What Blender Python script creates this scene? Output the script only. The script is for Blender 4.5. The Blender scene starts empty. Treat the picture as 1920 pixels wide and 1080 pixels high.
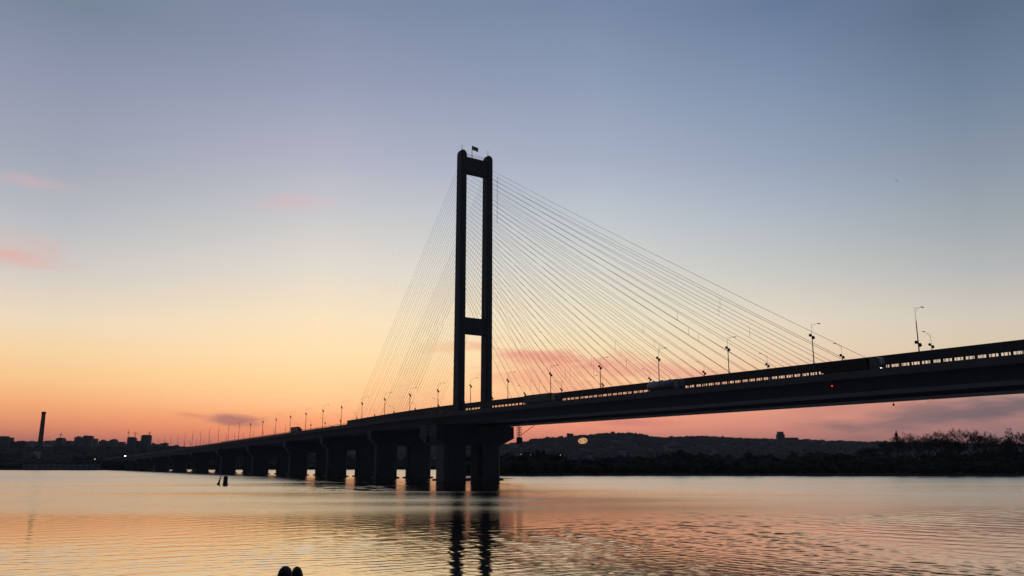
import bpy, bmesh, math, random
import numpy as np
from mathutils import Vector, Matrix
R = math.radians
scene = bpy.context.scene
C = bpy.data.collections.new("place"); scene.collection.children.link(C)

# ------------------------------------------------------------------ camera
EYE = 6.5; FOC = 1550.0; PITCH = math.atan(330/1550)
cam = bpy.data.cameras.new("camera"); camo = bpy.data.objects.new("camera", cam); C.objects.link(camo)
cam.sensor_width = 36; cam.lens = 36*FOC/1920; cam.clip_start = .1; cam.clip_end = 20000
camo.location = (0, 0, EYE); camo.rotation_euler = (math.pi/2+PITCH, 0, 0)
scene.camera = camo
scene.view_settings.view_transform = 'Standard'; scene.view_settings.look = 'None'
scene.view_settings.exposure = 0; scene.view_settings.gamma = 1
scene.view_settings.use_curve_mapping = False

# ------------------------------------------------------------------ dusk sky (sun just below the horizon, 13 deg left of north)
def lin(c):
    return tuple(((v/255)/12.92 if v/255 <= .04045 else ((v/255+.055)/1.055)**2.4) for v in c)
def px_dir(px, py):
    u = (px-960)/FOC; v = (540-py)/FOC
    return u, math.cos(PITCH)-v*math.sin(PITCH), math.sin(PITCH)+v*math.cos(PITCH)
def el_of(px, py):
    x, y, z = px_dir(px, py); return math.degrees(math.atan2(z, math.hypot(x, y)))
def az_of(px, py=600):
    x, y, z = px_dir(px, py); return math.degrees(math.atan2(x, y))
SKY = {
 100: [(0,122,136,155),(150,146,153,175),(300,163,168,182),(400,181,184,190),(500,205,200,195),(600,235,215,186),(660,243,208,160),(710,243,193,138),(760,238,166,113),(800,223,139,102),(835,172,104,98),(868,140,92,92)],
 600: [(0,128,141,167),(150,150,158,182),(300,178,180,196),(400,199,199,201),(500,223,215,203),(600,248,224,188),(660,254,221,172),(710,255,209,152),(755,254,195,138),(785,252,168,115),(810,246,146,102),(835,228,125,98),(868,180,105,98)],
 1130:[(0,120,137,166),(150,142,156,182),(300,165,175,194),(400,188,195,203),(500,212,210,202),(600,234,221,192),(660,242,217,175),(710,246,200,150),(760,240,168,128),(800,232,145,118),(835,195,120,110),(868,150,100,100)],
 1500:[(0,104,124,155),(150,128,146,173),(300,150,163,183),(400,170,180,192),(500,193,194,192),(600,222,210,190),(660,230,205,175),(710,228,180,150),(760,222,150,125),(800,205,135,118),(835,165,110,105),(868,140,100,100)],
 1850:[(0,95,113,138),(150,113,132,156),(300,138,150,166),(400,155,165,172),(500,178,180,180),(600,208,198,182),(650,215,196,170),(710,200,165,145),(760,180,130,120),(800,162,120,116),(835,140,105,105),(868,120,95,98)],
}
SIDE = [(60,88,100,122),(34,92,106,130),(20,112,122,140),(10,132,128,132),(4,128,108,112),(0,98,86,94)]
REAR = [(60,62,72,94),(34,50,58,78),(20,42,49,66),(10,38,43,57),(4,36,39,50),(0,33,35,44)]
world = bpy.data.worlds.new("World"); scene.world = world; world.use_nodes = True
nt = world.node_tree; N = nt.nodes; L = nt.links; N.clear()
def wn(t, **k):
    n = N.new(t)
    for a, b in k.items(): setattr(n, a, b)
    return n
def wm(op, a, b=None, c=None, clamp=False):
    n = wn('ShaderNodeMath', operation=op, use_clamp=clamp)
    for i, v in enumerate((a, b, c)):
        if v is None: continue
        if isinstance(v, (int, float)): n.inputs[i].default_value = v
        else: L.new(v, n.inputs[i])
    return n.outputs[0]
tc = wn('ShaderNodeTexCoord'); nm = wn('ShaderNodeVectorMath', operation='NORMALIZE'); L.new(tc.outputs['Generated'], nm.inputs[0])
sp = wn('ShaderNodeSeparateXYZ'); L.new(nm.outputs[0], sp.inputs[0])
az = wm('MULTIPLY', wm('ARCTAN2', sp.outputs[0], sp.outputs[1]), 180/math.pi)
el = wm('MULTIPLY', wm('ARCSINE', sp.outputs[2]), 180/math.pi)
elf = wm('DIVIDE', el, 90, clamp=True)
def ramp(stops):
    r = wn('ShaderNodeValToRGB'); L.new(elf, r.inputs[0]); e = r.color_ramp.elements
    stops = sorted(stops)
    while len(e) < len(stops): e.new(.5)
    for i, (p, col) in enumerate(stops):
        e[i].position = max(0, min(1, p/90)); e[i].color = (*lin(col), 1)
    return r.outputs[0]
def blend(fac, a, b):
    m = wn('ShaderNodeMix', data_type='RGBA'); m.clamp_factor = True
    L.new(fac, m.inputs[0])
    for i, v in ((6, a), (7, b)):
        if isinstance(v, tuple): m.inputs[i].default_value = (*v, 1)
        else: L.new(v, m.inputs[i])
    return m.outputs[2]
cols = []
for x in sorted(SKY):
    st = [(el_of(x, r[0]), tuple((c*(1+.045*max(0, min(1, (r[0]-80)/500))+.05*max(0, min(1, (r[0]-640)/100)))) for c in r[1:])) for r in SKY[x]]
    st += [(50, (92, 110, 142)), (80, (76, 92, 124))]
    cols.append((az_of(x), ramp(st)))
cur = cols[0][1]
for (a0, _), (a1, c1) in zip(cols, cols[1:]):
    f = wm('DIVIDE', wm('SUBTRACT', az, a0), a1-a0, clamp=True); cur = blend(f, cur, c1)
side = ramp([(e, c) for e, *c in SIDE]); rear = ramp([(e, c) for e, *c in REAR])
aa = wm('ABSOLUTE', wm('ADD', az, 2))
cur = blend(wm('DIVIDE', wm('SUBTRACT', aa, 33), 55, clamp=True), cur, side)
cur = blend(wm('DIVIDE', wm('SUBTRACT', aa, 80), 60, clamp=True), cur, rear)
# thin clouds: soft ellipses in azimuth / elevation broken up by noise
cb = wn('ShaderNodeCombineXYZ'); L.new(wm('MULTIPLY', az, .16), cb.inputs[0]); L.new(wm('MULTIPLY', el, .75), cb.inputs[1])
nz = wn('ShaderNodeTexNoise'); nz.inputs['Scale'].default_value = 1.3; nz.inputs['Detail'].default_value = 6; nz.inputs['Roughness'].default_value = .6
L.new(cb.outputs[0], nz.inputs['Vector'])
def cloud(px, py, w, h, tilt, col, amt, lo=.2):
    global cur
    a0, e0 = az_of(px, py), el_of(px, py)
    dx = wm('SUBTRACT', az, a0); dy = wm('SUBTRACT', el, e0)
    dy = wm('SUBTRACT', dy, wm('MULTIPLY', dx, tilt))
    d = wm('ADD', wm('POWER', wm('ABSOLUTE', wm('DIVIDE', dx, w)), 2), wm('POWER', wm('ABSOLUTE', wm('DIVIDE', dy, h)), 2))
    d = wm('SQRT', d)
    d = wm('ADD', d, wm('MULTIPLY', wm('SUBTRACT', nz.outputs[0], .5), 2.2))
    f = wn('ShaderNodeMapRange', interpolation_type='SMOOTHSTEP'); L.new(d, f.inputs[0])
    f.inputs[1].default_value = 1.15; f.inputs[2].default_value = lo; f.inputs[3].default_value = 0; f.inputs[4].default_value = amt
    cur = blend(f.outputs[0], cur, lin(col))
cloud(1040, 700, 6.0, 1.8, -.12, (250,166,138), .62)
cloud(1010, 668, 4.2, .7, -.10, (240,142,128), .6)
cloud(1240, 694, 7.0, .9, -.14, (244,166,146), .6)
cloud(860, 650, 3.2, .45, .02, (250,175,135), .35)
cloud(435, 787, 2.3, .5, -.06, (172,112,112), .75)
cloud(360, 778, 1.8, .25, -.12, (205,130,112), .4)
cloud(560, 381, 3.2, .8, .02, (226,182,190), .5, -.2)
cloud(55, 340, 2.8, .5, -.04, (222,180,184), .5, -.2)
cloud(10, 475, 4.0, 1.4, .05, (236,172,158), .7, -.3)
cloud(1780, 778, 8.5, 1.0, .09, (128,108,112), .75)
cloud(1880, 768, 4.0, .6, .1, (118,104,110), .6)
cloud(1560, 765, 5.0, .7, .05, (205,140,128), .5)
cloud(1180, 792, 3.6, .35, 0, (214,124,118), .5)
bg = wn('ShaderNodeBackground'); L.new(cur, bg.inputs[0]); bg.inputs[1].default_value = 1.0
wo = wn('ShaderNodeOutputWorld'); L.new(bg.outputs[0], wo.inputs[0])

# ------------------------------------------------------------------ helpers
def mat(name, col, rough=.8, metal=0, noise=.0, scale=1.0, emit=None, es=0, bump=0, spec=.3):
    m = bpy.data.materials.new(name); m.use_nodes = True; n = m.node_tree.nodes; l = m.node_tree.links
    b = n['Principled BSDF']; b.inputs['Base Color'].default_value = (*col, 1)
    b.inputs['Roughness'].default_value = rough; b.inputs['Metallic'].default_value = metal
    b.inputs['Specular IOR Level'].default_value = spec
    if noise:
        t = n.new('ShaderNodeTexNoise'); t.inputs['Scale'].default_value = scale; t.inputs['Detail'].default_value = 5
        g = n.new('ShaderNodeTexCoord'); l.new(g.outputs['Object'], t.inputs['Vector'])
        mx = n.new('ShaderNodeMix'); mx.data_type = 'RGBA'; l.new(t.outputs[0], mx.inputs[0])
        mx.inputs[6].default_value = (*[c*(1-noise) for c in col], 1); mx.inputs[7].default_value = (*[min(1, c*(1+noise)) for c in col], 1)
        l.new(mx.outputs[2], b.inputs['Base Color'])
        if bump:
            bp = n.new('ShaderNodeBump'); bp.inputs['Strength'].default_value = .5; bp.inputs['Distance'].default_value = bump
            l.new(t.outputs[0], bp.inputs['Height']); l.new(bp.outputs[0], b.inputs['Normal'])
    if emit:
        b.inputs['Emission Color'].default_value = (*emit, 1); b.inputs['Emission Strength'].default_value = es
    return m
M = dict(
 concrete=mat('weathered concrete', (.072,.07,.066), .9, noise=.35, scale=.25, bump=.03),
 steel=mat('painted steel', (.035,.037,.041), .75, noise=.3, scale=.4),
 dark=mat('dark painted metal', (.03,.03,.032), .6, noise=.3, scale=2),
 cable=mat('steel cable', (.10,.09,.085), .7, noise=.2, scale=.5),
 asphalt=mat('asphalt', (.05,.05,.05), .95, noise=.3, scale=.6),
 soil=mat('river bank soil', (.06,.055,.04), 1, noise=.4, scale=.3, bump=.1),
 hill=mat('wooded hillside', (.024,.027,.022), 1, noise=.4, scale=.02),
 leaf=mat('dense foliage', (.032,.037,.026), 1, noise=.4, scale=.15, spec=.05),
 bark=mat('bark', (.07,.055,.045), 1, noise=.4, scale=2, spec=.05),
 wallA=mat('grey panel wall', (.06,.06,.064), .9, noise=.2, scale=.05),
 wallB=mat('brown brick wall', (.055,.048,.045), .9, noise=.3, scale=.05),
 roof=mat('dark roof', (.06,.06,.065), .9, noise=.2, scale=.1),
 pane=mat('window glass', (.02,.022,.028), .15, spec=.5),
 brick=mat('chimney brick', (.14,.07,.055), .9, noise=.3, scale=.2),
 quay=mat('pale quay concrete', (.2,.2,.21), .9, noise=.2, scale=.1),
 trailer=mat('maroon tarpaulin', (.028,.016,.017), .8, noise=.2, scale=.5),
 cabblue=mat('blue cab paint', (.03,.05,.09), .35, noise=.1, scale=1),
 grey=mat('grey trailer', (.05,.053,.058), .6, noise=.2, scale=.5),
 tank=mat('dull steel tank', (.12,.14,.19), .5, metal=.1, noise=.15, scale=.5),
 tyre=mat('tyre rubber', (.02,.02,.02), .9),
 white=mat('white lamp', (.8,.8,.8), .5, emit=(1,.95,.85), es=6),
 whitefar=mat('distant white lamp', (.8,.8,.8), .5, emit=(1,.97,.9), es=14),
 dimfar=mat('dim window light', (.6,.5,.4), .5, emit=(1,.85,.6), es=.9),
 head=mat('headlight', (.8,.8,.8), .3, emit=(.85,.95,1), es=9),
 red=mat('red signal lamp', (.5,.02,.02), .4, emit=(1,.05,.04), es=2),
 gold=mat('golden lit tube', (.8,.5,.2), .5, emit=(1,.62,.3), es=.6),
 golddim=mat('amber lit panel', (.6,.3,.1), .5, emit=(1,.36,.10), es=.1),
 blue=mat('blue cloth', (.03,.08,.25), .9, noise=.1, scale=3), yellow=mat('yellow cloth', (.45,.33,.04), .9, noise=.1, scale=3),
 buoyred=mat('worn red buoy paint', (.14,.03,.02), .6, noise=.3, scale=2), buoyblk=mat('worn black buoy paint', (.03,.025,.02), .6, noise=.3, scale=2),
 skin=mat('skin', (.35,.2,.14), .6, noise=.1, scale=20), hair=mat('dark hair', (.012,.009,.008), .6, noise=.4, scale=40, spec=.4),
 cloth=mat('dark jacket cloth', (.025,.027,.035), .95, noise=.3, scale=30), cloth2=mat('grey coat cloth', (.05,.045,.045), .95, noise=.3, scale=30),
 wood=mat('bench wood', (.12,.07,.04), .8, noise=.4, scale=8), bird=mat('bird feathers', (.03,.03,.03), .9),
)
def tag(o, label=None, cat=None, group=None, kind=None):
    if label: o['label'] = label
    if cat: o['category'] = cat
    if group: o['group'] = group
    if kind: o['kind'] = kind
    return o
def empty(name, loc, rz=0):
    o = bpy.data.objects.new(name, None); C.objects.link(o); o.location = loc; o.rotation_euler = (0, 0, rz); return o
def link(name, me, m=None, parent=None, loc=None, rz=0, smooth=False):
    if m: me.materials.append(m)
    o = bpy.data.objects.new(name, me); C.objects.link(o)
    if parent: o.parent = parent
    if loc is not None: o.location = loc
    if rz: o.rotation_euler = (0, 0, rz)
    if smooth: me.shade_smooth()
    return o
class MB:
    def __init__(s): s.v = []; s.f = []
    def add(s, vs, fs):
        b = len(s.v); s.v += [tuple(v) for v in vs]; s.f += [tuple(i+b for i in f) for f in fs]; return s
    def box(s, x0, x1, y0, y1, z0, z1):
        return s.add([(x,y,z) for z in (z0,z1) for y in (y0,y1) for x in (x0,x1)],
                     [(0,2,3,1),(4,5,7,6),(0,1,5,4),(2,6,7,3),(0,4,6,2),(1,3,7,5)])
    def tube(s, p, q, r0, r1=None, n=6, caps=True):
        r1 = r0 if r1 is None else r1
        p, q = Vector(p), Vector(q); d = (q-p)
        if d.length < 1e-6: return s
        d.normalize(); a = d.orthogonal().normalized(); b = d.cross(a)
        vs = []
        for c, r in ((p, r0), (q, r1)):
            for i in range(n):
                t = 2*math.pi*i/n; vs.append(c+(a*math.cos(t)+b*math.sin(t))*r)
        fs = [(i, (i+1) % n, n+(i+1) % n, n+i) for i in range(n)]
        if caps: fs += [tuple(range(n-1, -1, -1)), tuple(range(n, 2*n))]
        return s.add(vs, fs)
    def lathe(s, prof, n=12, cx=0, cy=0):
        vs = [(cx+r*math.cos(2*math.pi*i/n), cy+r*math.sin(2*math.pi*i/n), z) for r, z in prof for i in range(n)]
        fs = [(k*n+i, k*n+(i+1) % n, (k+1)*n+(i+1) % n, (k+1)*n+i) for k in range(len(prof)-1) for i in range(n)]
        fs += [tuple(range(n-1, -1, -1)), tuple(range((len(prof)-1)*n, len(prof)*n))]
        return s.add(vs, fs)
    def prism(s, outline, y0, y1):               # outline in x,z
        n = len(outline)
        vs = [(x, y0, z) for x, z in outline]+[(x, y1, z) for x, z in outline]
        fs = [(i, (i+1) % n, n+(i+1) % n, n+i) for i in range(n)]+[tuple(range(n-1, -1, -1)), tuple(range(n, 2*n))]
        return s.add(vs, fs)
    def sweep(s, section, path):                 # section (x,z) swept along y with z offset; path list of (y, dz)
        n = len(section); vs = [(x, y, z+dz) for y, dz in path for x, z in section]
        fs = [(k*n+i, k*n+(i+1) % n, (k+1)*n+(i+1) % n, (k+1)*n+i) for k in range(len(path)-1) for i in range(n)]
        fs += [tuple(range(n-1, -1, -1)), tuple(range((len(path)-1)*n, len(path)*n))]
        return s.add(vs, fs)
    def mesh(s, name):
        me = bpy.data.meshes.new(name); me.from_pydata(s.v, [], s.f); me.update(); return me
    def build(s, name, m, parent=None, loc=None, rz=0, bevel=0, smooth=False):
        me = s.mesh(name)
        bm = bmesh.new(); bm.from_mesh(me); bmesh.ops.recalc_face_normals(bm, faces=bm.faces)
        if bevel: bmesh.ops.bevel(bm, geom=list(bm.edges), offset=bevel, segments=2, affect='EDGES', profile=.6)
        bm.to_mesh(me); bm.free()
        return link(name, me, m, parent, loc, rz, smooth)
def ordinal(n):
    base = ['first','second','third','fourth','fifth','sixth','seventh','eighth','ninth','tenth','eleventh','twelfth','thirteenth','fourteenth','fifteenth','sixteenth','seventeenth','eighteenth','nineteenth']
    if n <= 19: return base[n-1]
    t = ['twent','thirt','fort','fift'][n//10-2]
    return t+'ieth' if n % 10 == 0 else t+'y-'+base[n % 10-1]
def at(px, dist, z=0):                            # bearing taken from the photo, real distance north of the camera
    return Vector(((px-960)/FOC*dist*BEAR, dist, z))
BEAR = 1/math.cos(PITCH)*1.0
# horizontal bearing for a point near the horizon: Y = cos p + (330/1550) sin p = 1/cos p
BEAR = math.cos(PITCH)
def zof(px, py, dist):
    x, y, z = px_dir(px, py); return EYE+z/y*dist

# ------------------------------------------------------------------ river
def river():
    rng = np.random.default_rng(5)
    r = [6.0, 18.0, 26.0]
    while r[-1] < 420: r.append(r[-1]+max(.06, r[-1]**2/(EYE*827)*.42))
    while r[-1] < 9000: r.append(r[-1]*1.25)
    r = np.array(r)
    a = list(np.linspace(-37, 37, 760)); a = [-180,-150,-120,-90,-70,-55,-45,-40]+a+[40,45,55,70,90,120,150,180]
    a = np.radians(np.array(a)); rr, aa_ = np.meshgrid(r, a, indexing='ij')
    X = rr*np.sin(aa_); Y = rr*np.cos(aa_); Z = np.zeros_like(X)
    dr = np.gradient(r)[:, None]*np.ones_like(X)
    fade = np.clip((np.radians(37)-np.abs(aa_))/np.radians(1), 0, 1)
    fade = fade*np.clip((430-rr)/150, 0, 1)
    # slow breeze patches
    patch = .75+.35*np.sin(X*.021+Y*.045+1.3)*np.sin(X*-.013+Y*.031+.4)+.25*np.sin(X*.05-Y*.083+2.)
    patch = np.clip(patch, .3, 1.3)**1.5*1.08
    patch = patch*(1+1.0*np.clip((Y-85)/50, 0, 1)*np.clip((240-Y)/25, 0, 1))*(1+(2.2+1.2*np.clip((80-Y)/30, 0, 1))*np.clip((X-.03*Y)/16, 0, 1)*np.clip((170-Y)/60, 0, 1))
    for i in range(110):
        lam = 10**rng.uniform(math.log10(.28), math.log10(5)); k = 2*math.pi/lam
        kind = i % 5
        th = rng.normal(-.62, .28) if kind < 2 else rng.normal(.6, .28) if kind < 4 else rng.uniform(-1.4, 1.4)
        side = 1 if kind == 4 else np.clip(.5-(X-.16*Y)/16, .12, 1) if kind < 2 else np.clip(.5+(X-.16*Y)/16, .12, 1)
        kx, ky = k*math.sin(th), k*math.cos(th); ph = rng.uniform(0, 6.28)
        slope = .0118*(1 if lam < 1.6 else .4)
        amp = slope/k
        att = np.clip((lam/(1.5*dr))-.6, 0, 1)
        g = .6+.4*np.sin(X*rng.uniform(-.12,.12)+Y*rng.uniform(-.12,.12)+rng.uniform(0,6))
        wv = np.sin(X*kx+Y*ky+ph)
        Z += amp*att*g*side*1.25*(wv+.25*np.cos(2*(X*kx+Y*ky+ph)))
    Z *= patch*fade*WAVE
    # boat wakes: long low ridges running across the river
    for (y0, sl, lam, amp, w) in ((190, .19, 5.5, .13, 4), (150, .05, 3.2, .06, 5), (118, -.09, 2.2, .035, 8), (86, -.16, 1.4, .018, 14), (72, .2, 1.5, .018, 12)):
        d = Y-(y0+sl*X); Z += amp*np.exp(-(d/w)**2)*np.sin(2*math.pi*d/lam)*fade*(.6+.4*np.sin(X*.31))*np.clip((lam/(1.4*dr))-.3, 0, 1)
    nr, na = X.shape
    v = np.stack([X, Y, Z], -1).reshape(-1, 3)
    i = np.arange(nr-1)[:, None]*na+np.arange(na-1)[None, :]
    f = np.stack([i, i+1, i+na+1, i+na], -1).reshape(-1, 4)[:, ::-1]
    me = bpy.data.meshes.new('river'); me.vertices.add(len(v)); me.vertices.foreach_set('co', v.ravel())
    me.loops.add(f.size); me.loops.foreach_set('vertex_index', f.ravel().astype(np.int32))
    me.polygons.add(len(f)); me.polygons.foreach_set('loop_start', np.arange(0, f.size, 4, dtype=np.int32))
    me.polygons.foreach_set('loop_total', np.full(len(f), 4, dtype=np.int32)); me.update(calc_edges=True); me.validate()
    me.shade_smooth()
    m = bpy.data.materials.new('river water'); m.use_nodes = True; n = m.node_tree.nodes; l = m.node_tree.links
    n.remove(n['Principled BSDF']); b = n.new('ShaderNodeBsdfAnisotropic'); b.distribution = 'BECKMANN'; b.inputs['Color'].default_value = (.76, .74, .70, 1)
    body = n.new('ShaderNodeBsdfDiffuse'); body.inputs['Color'].default_value = (.022, .02, .014, 1)
    fr = n.new('ShaderNodeFresnel'); fr.inputs['IOR'].default_value = 1.36
    ms = n.new('ShaderNodeMixShader'); l.new(fr.outputs[0], ms.inputs[0]); l.new(body.outputs[0], ms.inputs[1]); l.new(b.outputs[0], ms.inputs[2])
    l.new(ms.outputs[0], n['Material Output'].inputs['Surface'])
    tcn = n.new('ShaderNodeTexCoord'); mp = n.new('ShaderNodeMapping'); mp.inputs['Scale'].default_value = (.45, 1, 1); l.new(tcn.outputs['Object'], mp.inputs[0])
    ns = n.new('ShaderNodeTexNoise'); ns.inputs['Scale'].default_value = 3.5; ns.inputs['Detail'].default_value = 4; l.new(mp.outputs[0], ns.inputs['Vector'])
    bp = n.new('ShaderNodeBump'); bp.inputs['Strength'].default_value = 1; bp.inputs['Distance'].default_value = .007
    l.new(ns.outputs[0], bp.inputs['Height']); l.new(bp.outputs[0], b.inputs['Normal']); l.new(bp.outputs[0], fr.inputs['Normal'])
    # open river further out is ruffled by the breeze: capillary ripples as roughness, with slicks
    sx = n.new('ShaderNodeSeparateXYZ'); l.new(tcn.outputs['Object'], sx.inputs[0])
    mr = n.new('ShaderNodeMapRange'); mr.interpolation_type = 'SMOOTHSTEP'; mr.inputs[1].default_value = 62; mr.inputs[2].default_value = 150; mr.inputs[3].default_value = .05; mr.inputs[4].default_value = .265
    jt = n.new('ShaderNodeMath'); jt.operation = 'MULTIPLY_ADD'; jt.inputs[1].default_value = 24
    l.new(jt.outputs[0], mr.inputs[0])
    mp2 = n.new('ShaderNodeMapping'); mp2.inputs['Scale'].default_value = (.006, .03, 1); l.new(tcn.outputs['Object'], mp2.inputs[0])
    n2 = n.new('ShaderNodeTexNoise'); n2.inputs['Scale'].default_value = 1; n2.inputs['Detail'].default_value = 3; l.new(mp2.outputs[0], n2.inputs['Vector'])
    sb = n.new('ShaderNodeMath'); sb.operation = 'SUBTRACT'; sb.inputs[1].default_value = 12; l.new(sx.outputs[1], sb.inputs[0]); l.new(n2.outputs[0], jt.inputs[0]); l.new(sb.outputs[0], jt.inputs[2])
    mm = n.new('ShaderNodeMapRange'); mm.inputs[1].default_value = .3; mm.inputs[2].default_value = .7; mm.inputs[3].default_value = .72; mm.inputs[4].default_value = 1.25
    l.new(n2.outputs[0], mm.inputs[0])
    mu = n.new('ShaderNodeMath'); mu.operation = 'MULTIPLY'; mr2 = n.new('ShaderNodeMapRange'); mr2.interpolation_type = 'SMOOTHSTEP'; mr2.inputs[1].default_value = 190; mr2.inputs[2].default_value = 380; mr2.inputs[3].default_value = 0; mr2.inputs[4].default_value = .06; l.new(jt.outputs[0], mr2.inputs[0])
    ad = n.new('ShaderNodeMath'); ad.operation = 'ADD'; l.new(mr.outputs[0], ad.inputs[0]); l.new(mr2.outputs[0], ad.inputs[1])
    l.new(ad.outputs[0], mu.inputs[0]); l.new(mm.outputs[0], mu.inputs[1])
    # calm slick in the lee of the piers, upstream side of the bridge
    def mth(op, a, c):
        q = n.new('ShaderNodeMath'); q.operation = op; q.use_clamp = False
        for i_, v_ in enumerate((a, c)):
            if isinstance(v_, (int, float)): q.inputs[i_].default_value = v_
            else: l.new(v_, q.inputs[i_])
        return q.outputs[0]
    yy = mth('ADD', sx.outputs[1], mth('MULTIPLY', mth('SUBTRACT', n2.outputs[0], .5), 26)); yy = mth('ADD', yy, mth('MULTIPLY', sx.outputs[0], .06))
    xx = mth('ADD', sx.outputs[0], mth('MULTIPLY', mth('SUBTRACT', n2.outputs[0], .5), 20))
    f1 = n.new('ShaderNodeMapRange'); f1.interpolation_type = 'SMOOTHSTEP'; l.new(yy, f1.inputs[0]); f1.inputs[1].default_value = 204; f1.inputs[2].default_value = 214
    f2 = n.new('ShaderNodeMapRange'); f2.interpolation_type = 'SMOOTHSTEP'; l.new(xx, f2.inputs[0]); f2.inputs[1].default_value = 4; f2.inputs[2].default_value = -8
    # left end of the slick: along the bearing of the third pier
    ll = mth('ADD', sx.outputs[0], mth('MULTIPLY', sx.outputs[1], .25)); f3 = n.new('ShaderNodeMapRange'); f3.interpolation_type = 'SMOOTHSTEP'; l.new(ll, f3.inputs[0]); f3.inputs[1].default_value = -12; f3.inputs[2].default_value = 14
    bb = mth('SUBTRACT', mth('MULTIPLY', sx.outputs[0], -.683), mth('SUBTRACT', sx.outputs[1], 360)); f4 = n.new('ShaderNodeMapRange'); f4.interpolation_type = 'SMOOTHSTEP'; l.new(bb, f4.inputs[0]); f4.inputs[1].default_value = -60; f4.inputs[2].default_value = -40
    ff = mth('MULTIPLY', mth('MULTIPLY', f1.outputs[0], f2.outputs[0]), mth('MULTIPLY', f3.outputs[0], f4.outputs[0]))
    mp3 = n.new('ShaderNodeMapping'); mp3.inputs['Scale'].default_value = (.22, .11, 1); l.new(tcn.outputs['Object'], mp3.inputs[0])
    n3 = n.new('ShaderNodeTexNoise'); n3.inputs['Scale'].default_value = 1; n3.inputs['Detail'].default_value = 5; n3.inputs['Roughness'].default_value = .7; l.new(mp3.outputs[0], n3.inputs['Vector'])
    sk = n.new('ShaderNodeMapRange'); l.new(n3.outputs[0], sk.inputs[0]); sk.inputs[1].default_value = .44; sk.inputs[2].default_value = .54
    nearp = n.new('ShaderNodeMapRange'); l.new(sx.outputs[0], nearp.inputs[0]); nearp.inputs[1].default_value = -34; nearp.inputs[2].default_value = -18
    ff = mth('MULTIPLY', ff, mth('MAXIMUM', sk.outputs[0], nearp.outputs[0]))
    mx_ = n.new('ShaderNodeMix'); mx_.data_type = 'FLOAT'; l.new(ff, mx_.inputs[0]); l.new(mu.outputs[0], mx_.inputs[2]); mx_.inputs[3].default_value = .16
    l.new(mx_.outputs[0], b.inputs['Roughness'])
    tag(link('river', me, m), kind='structure')
WAVE = 1.0
river()

# ------------------------------------------------------------------ land
def land(name, pts, z, m, drop=2.0):
    n = len(pts); mb = MB()
    mb.add([(x, y, z) for x, y in pts]+[(x, y, z-drop) for x, y in pts],
           [tuple(range(n))]+[(i, n+i, n+(i+1) % n, (i+1) % n) for i in range(n)])
    return tag(mb.build(name, m), kind='structure')
land('far_bank_ground', [(-6000,1010),(-900,925),(-560,915),(-430,918),(-415,1000),(-70,1010),(-52,700),(-44,520),(-30,483),(60,478),(300,476),(700,470),(6000,440),(6000,7000),(-6000,7000)], 1.1, M['soil'])
# the near bank the couple sits on, sloping down to the water
def near_bank():
    xs = np.linspace(-60, 60, 61); ys = [-30,-6,0,5,9,11,12.2,13,14.2,16,18,21,24,27,30,32]
    zs = [5.0,4.95,4.9,4.5,4.0,3.78,3.72,3.7,3.5,3.0,2.5,1.7,1.0,.3,-.35,-.8]
    rng = random.Random(4); mb = MB()
    vs = [(x, y+(rng.uniform(-.3,.3) if y > 14 else 0), z+(rng.uniform(-.08,.08) if not 10 < y < 14.5 else 0)) for y, z in zip(ys, zs) for x in xs]
    nx = len(xs)
    mb.add(vs, [(j*nx+i, j*nx+i+1, (j+1)*nx+i+1, (j+1)*nx+i) for j in range(len(ys)-1) for i in range(nx-1)])
    tag(mb.build('near_bank_ground', M['soil'], smooth=True), kind='structure')
near_bank()

# ridge lines of the hills, given as bearing / skyline height at their distance
def ridge(name, prof, dist, depth, jag, seed):
    rng = random.Random(seed); mb = MB(); pts = []
    px = prof[0][0]
    while px <= prof[-1][0]:
        for (a, b), (c, d) in zip(prof, prof[1:]):
            if a <= px <= c: y = b+(d-b)*(px-a)/(c-a)
        D = dist+60*math.sin(px*.01)
        pts.append((at(px, D).x, D, zof(px, y, D)+rng.uniform(-jag, jag))); px += 6
    vs = []; n = len(pts)
    for k, (dy, f) in enumerate(((-depth, 0), (-depth*.55, .45), (-depth*.25, .8), (0, 1), (depth, .9), (depth*3, .2))):
        for x, y, z in pts: vs.append((x*(y+dy)/y, y+dy, .9+(z-.9)*f))
    mb.add(vs, [(k*n+i, k*n+i+1, (k+1)*n+i+1, (k+1)*n+i) for k in range(5) for i in range(n-1)])
    o = tag(mb.build(name, M['hill']), kind='structure')
    return pts
RIDGE_R = [(560,836),(900,835),(958,833),(985,829),(1020,823),(1060,821),(1108,817),(1125,815),(1150,813.5),(1180,813.5),(1208,815),(1216,820),(1255,822),(1300,819),(1340,820),(1400,823),(1470,825),(1550,827.5),(1610,830),(1680,831),(1800,833),(2200,838),(2900,850)]
RIDGE_L = [(-900,850),(-300,838),(0,829),(40,828.5),(70,829.5),(95,828),(130,829),(200,832),(260,836),(320,839),(380,840),(470,838),(600,836),(700,838)]
pr = ridge('hills', RIDGE_R, 2600, 700, 1.0, 1)
pl = ridge('hills', RIDGE_L, 3000, 900, 1.0, 2)
RIDGE_N = [(-900,848),(-300,843),(0,840),(50,841),(130,838),(190,841),(240,839),(300,840),(345,841),(420,845),(600,848)]
pn = ridge('hills', RIDGE_N, 1350, 210, .8, 6)

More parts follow.
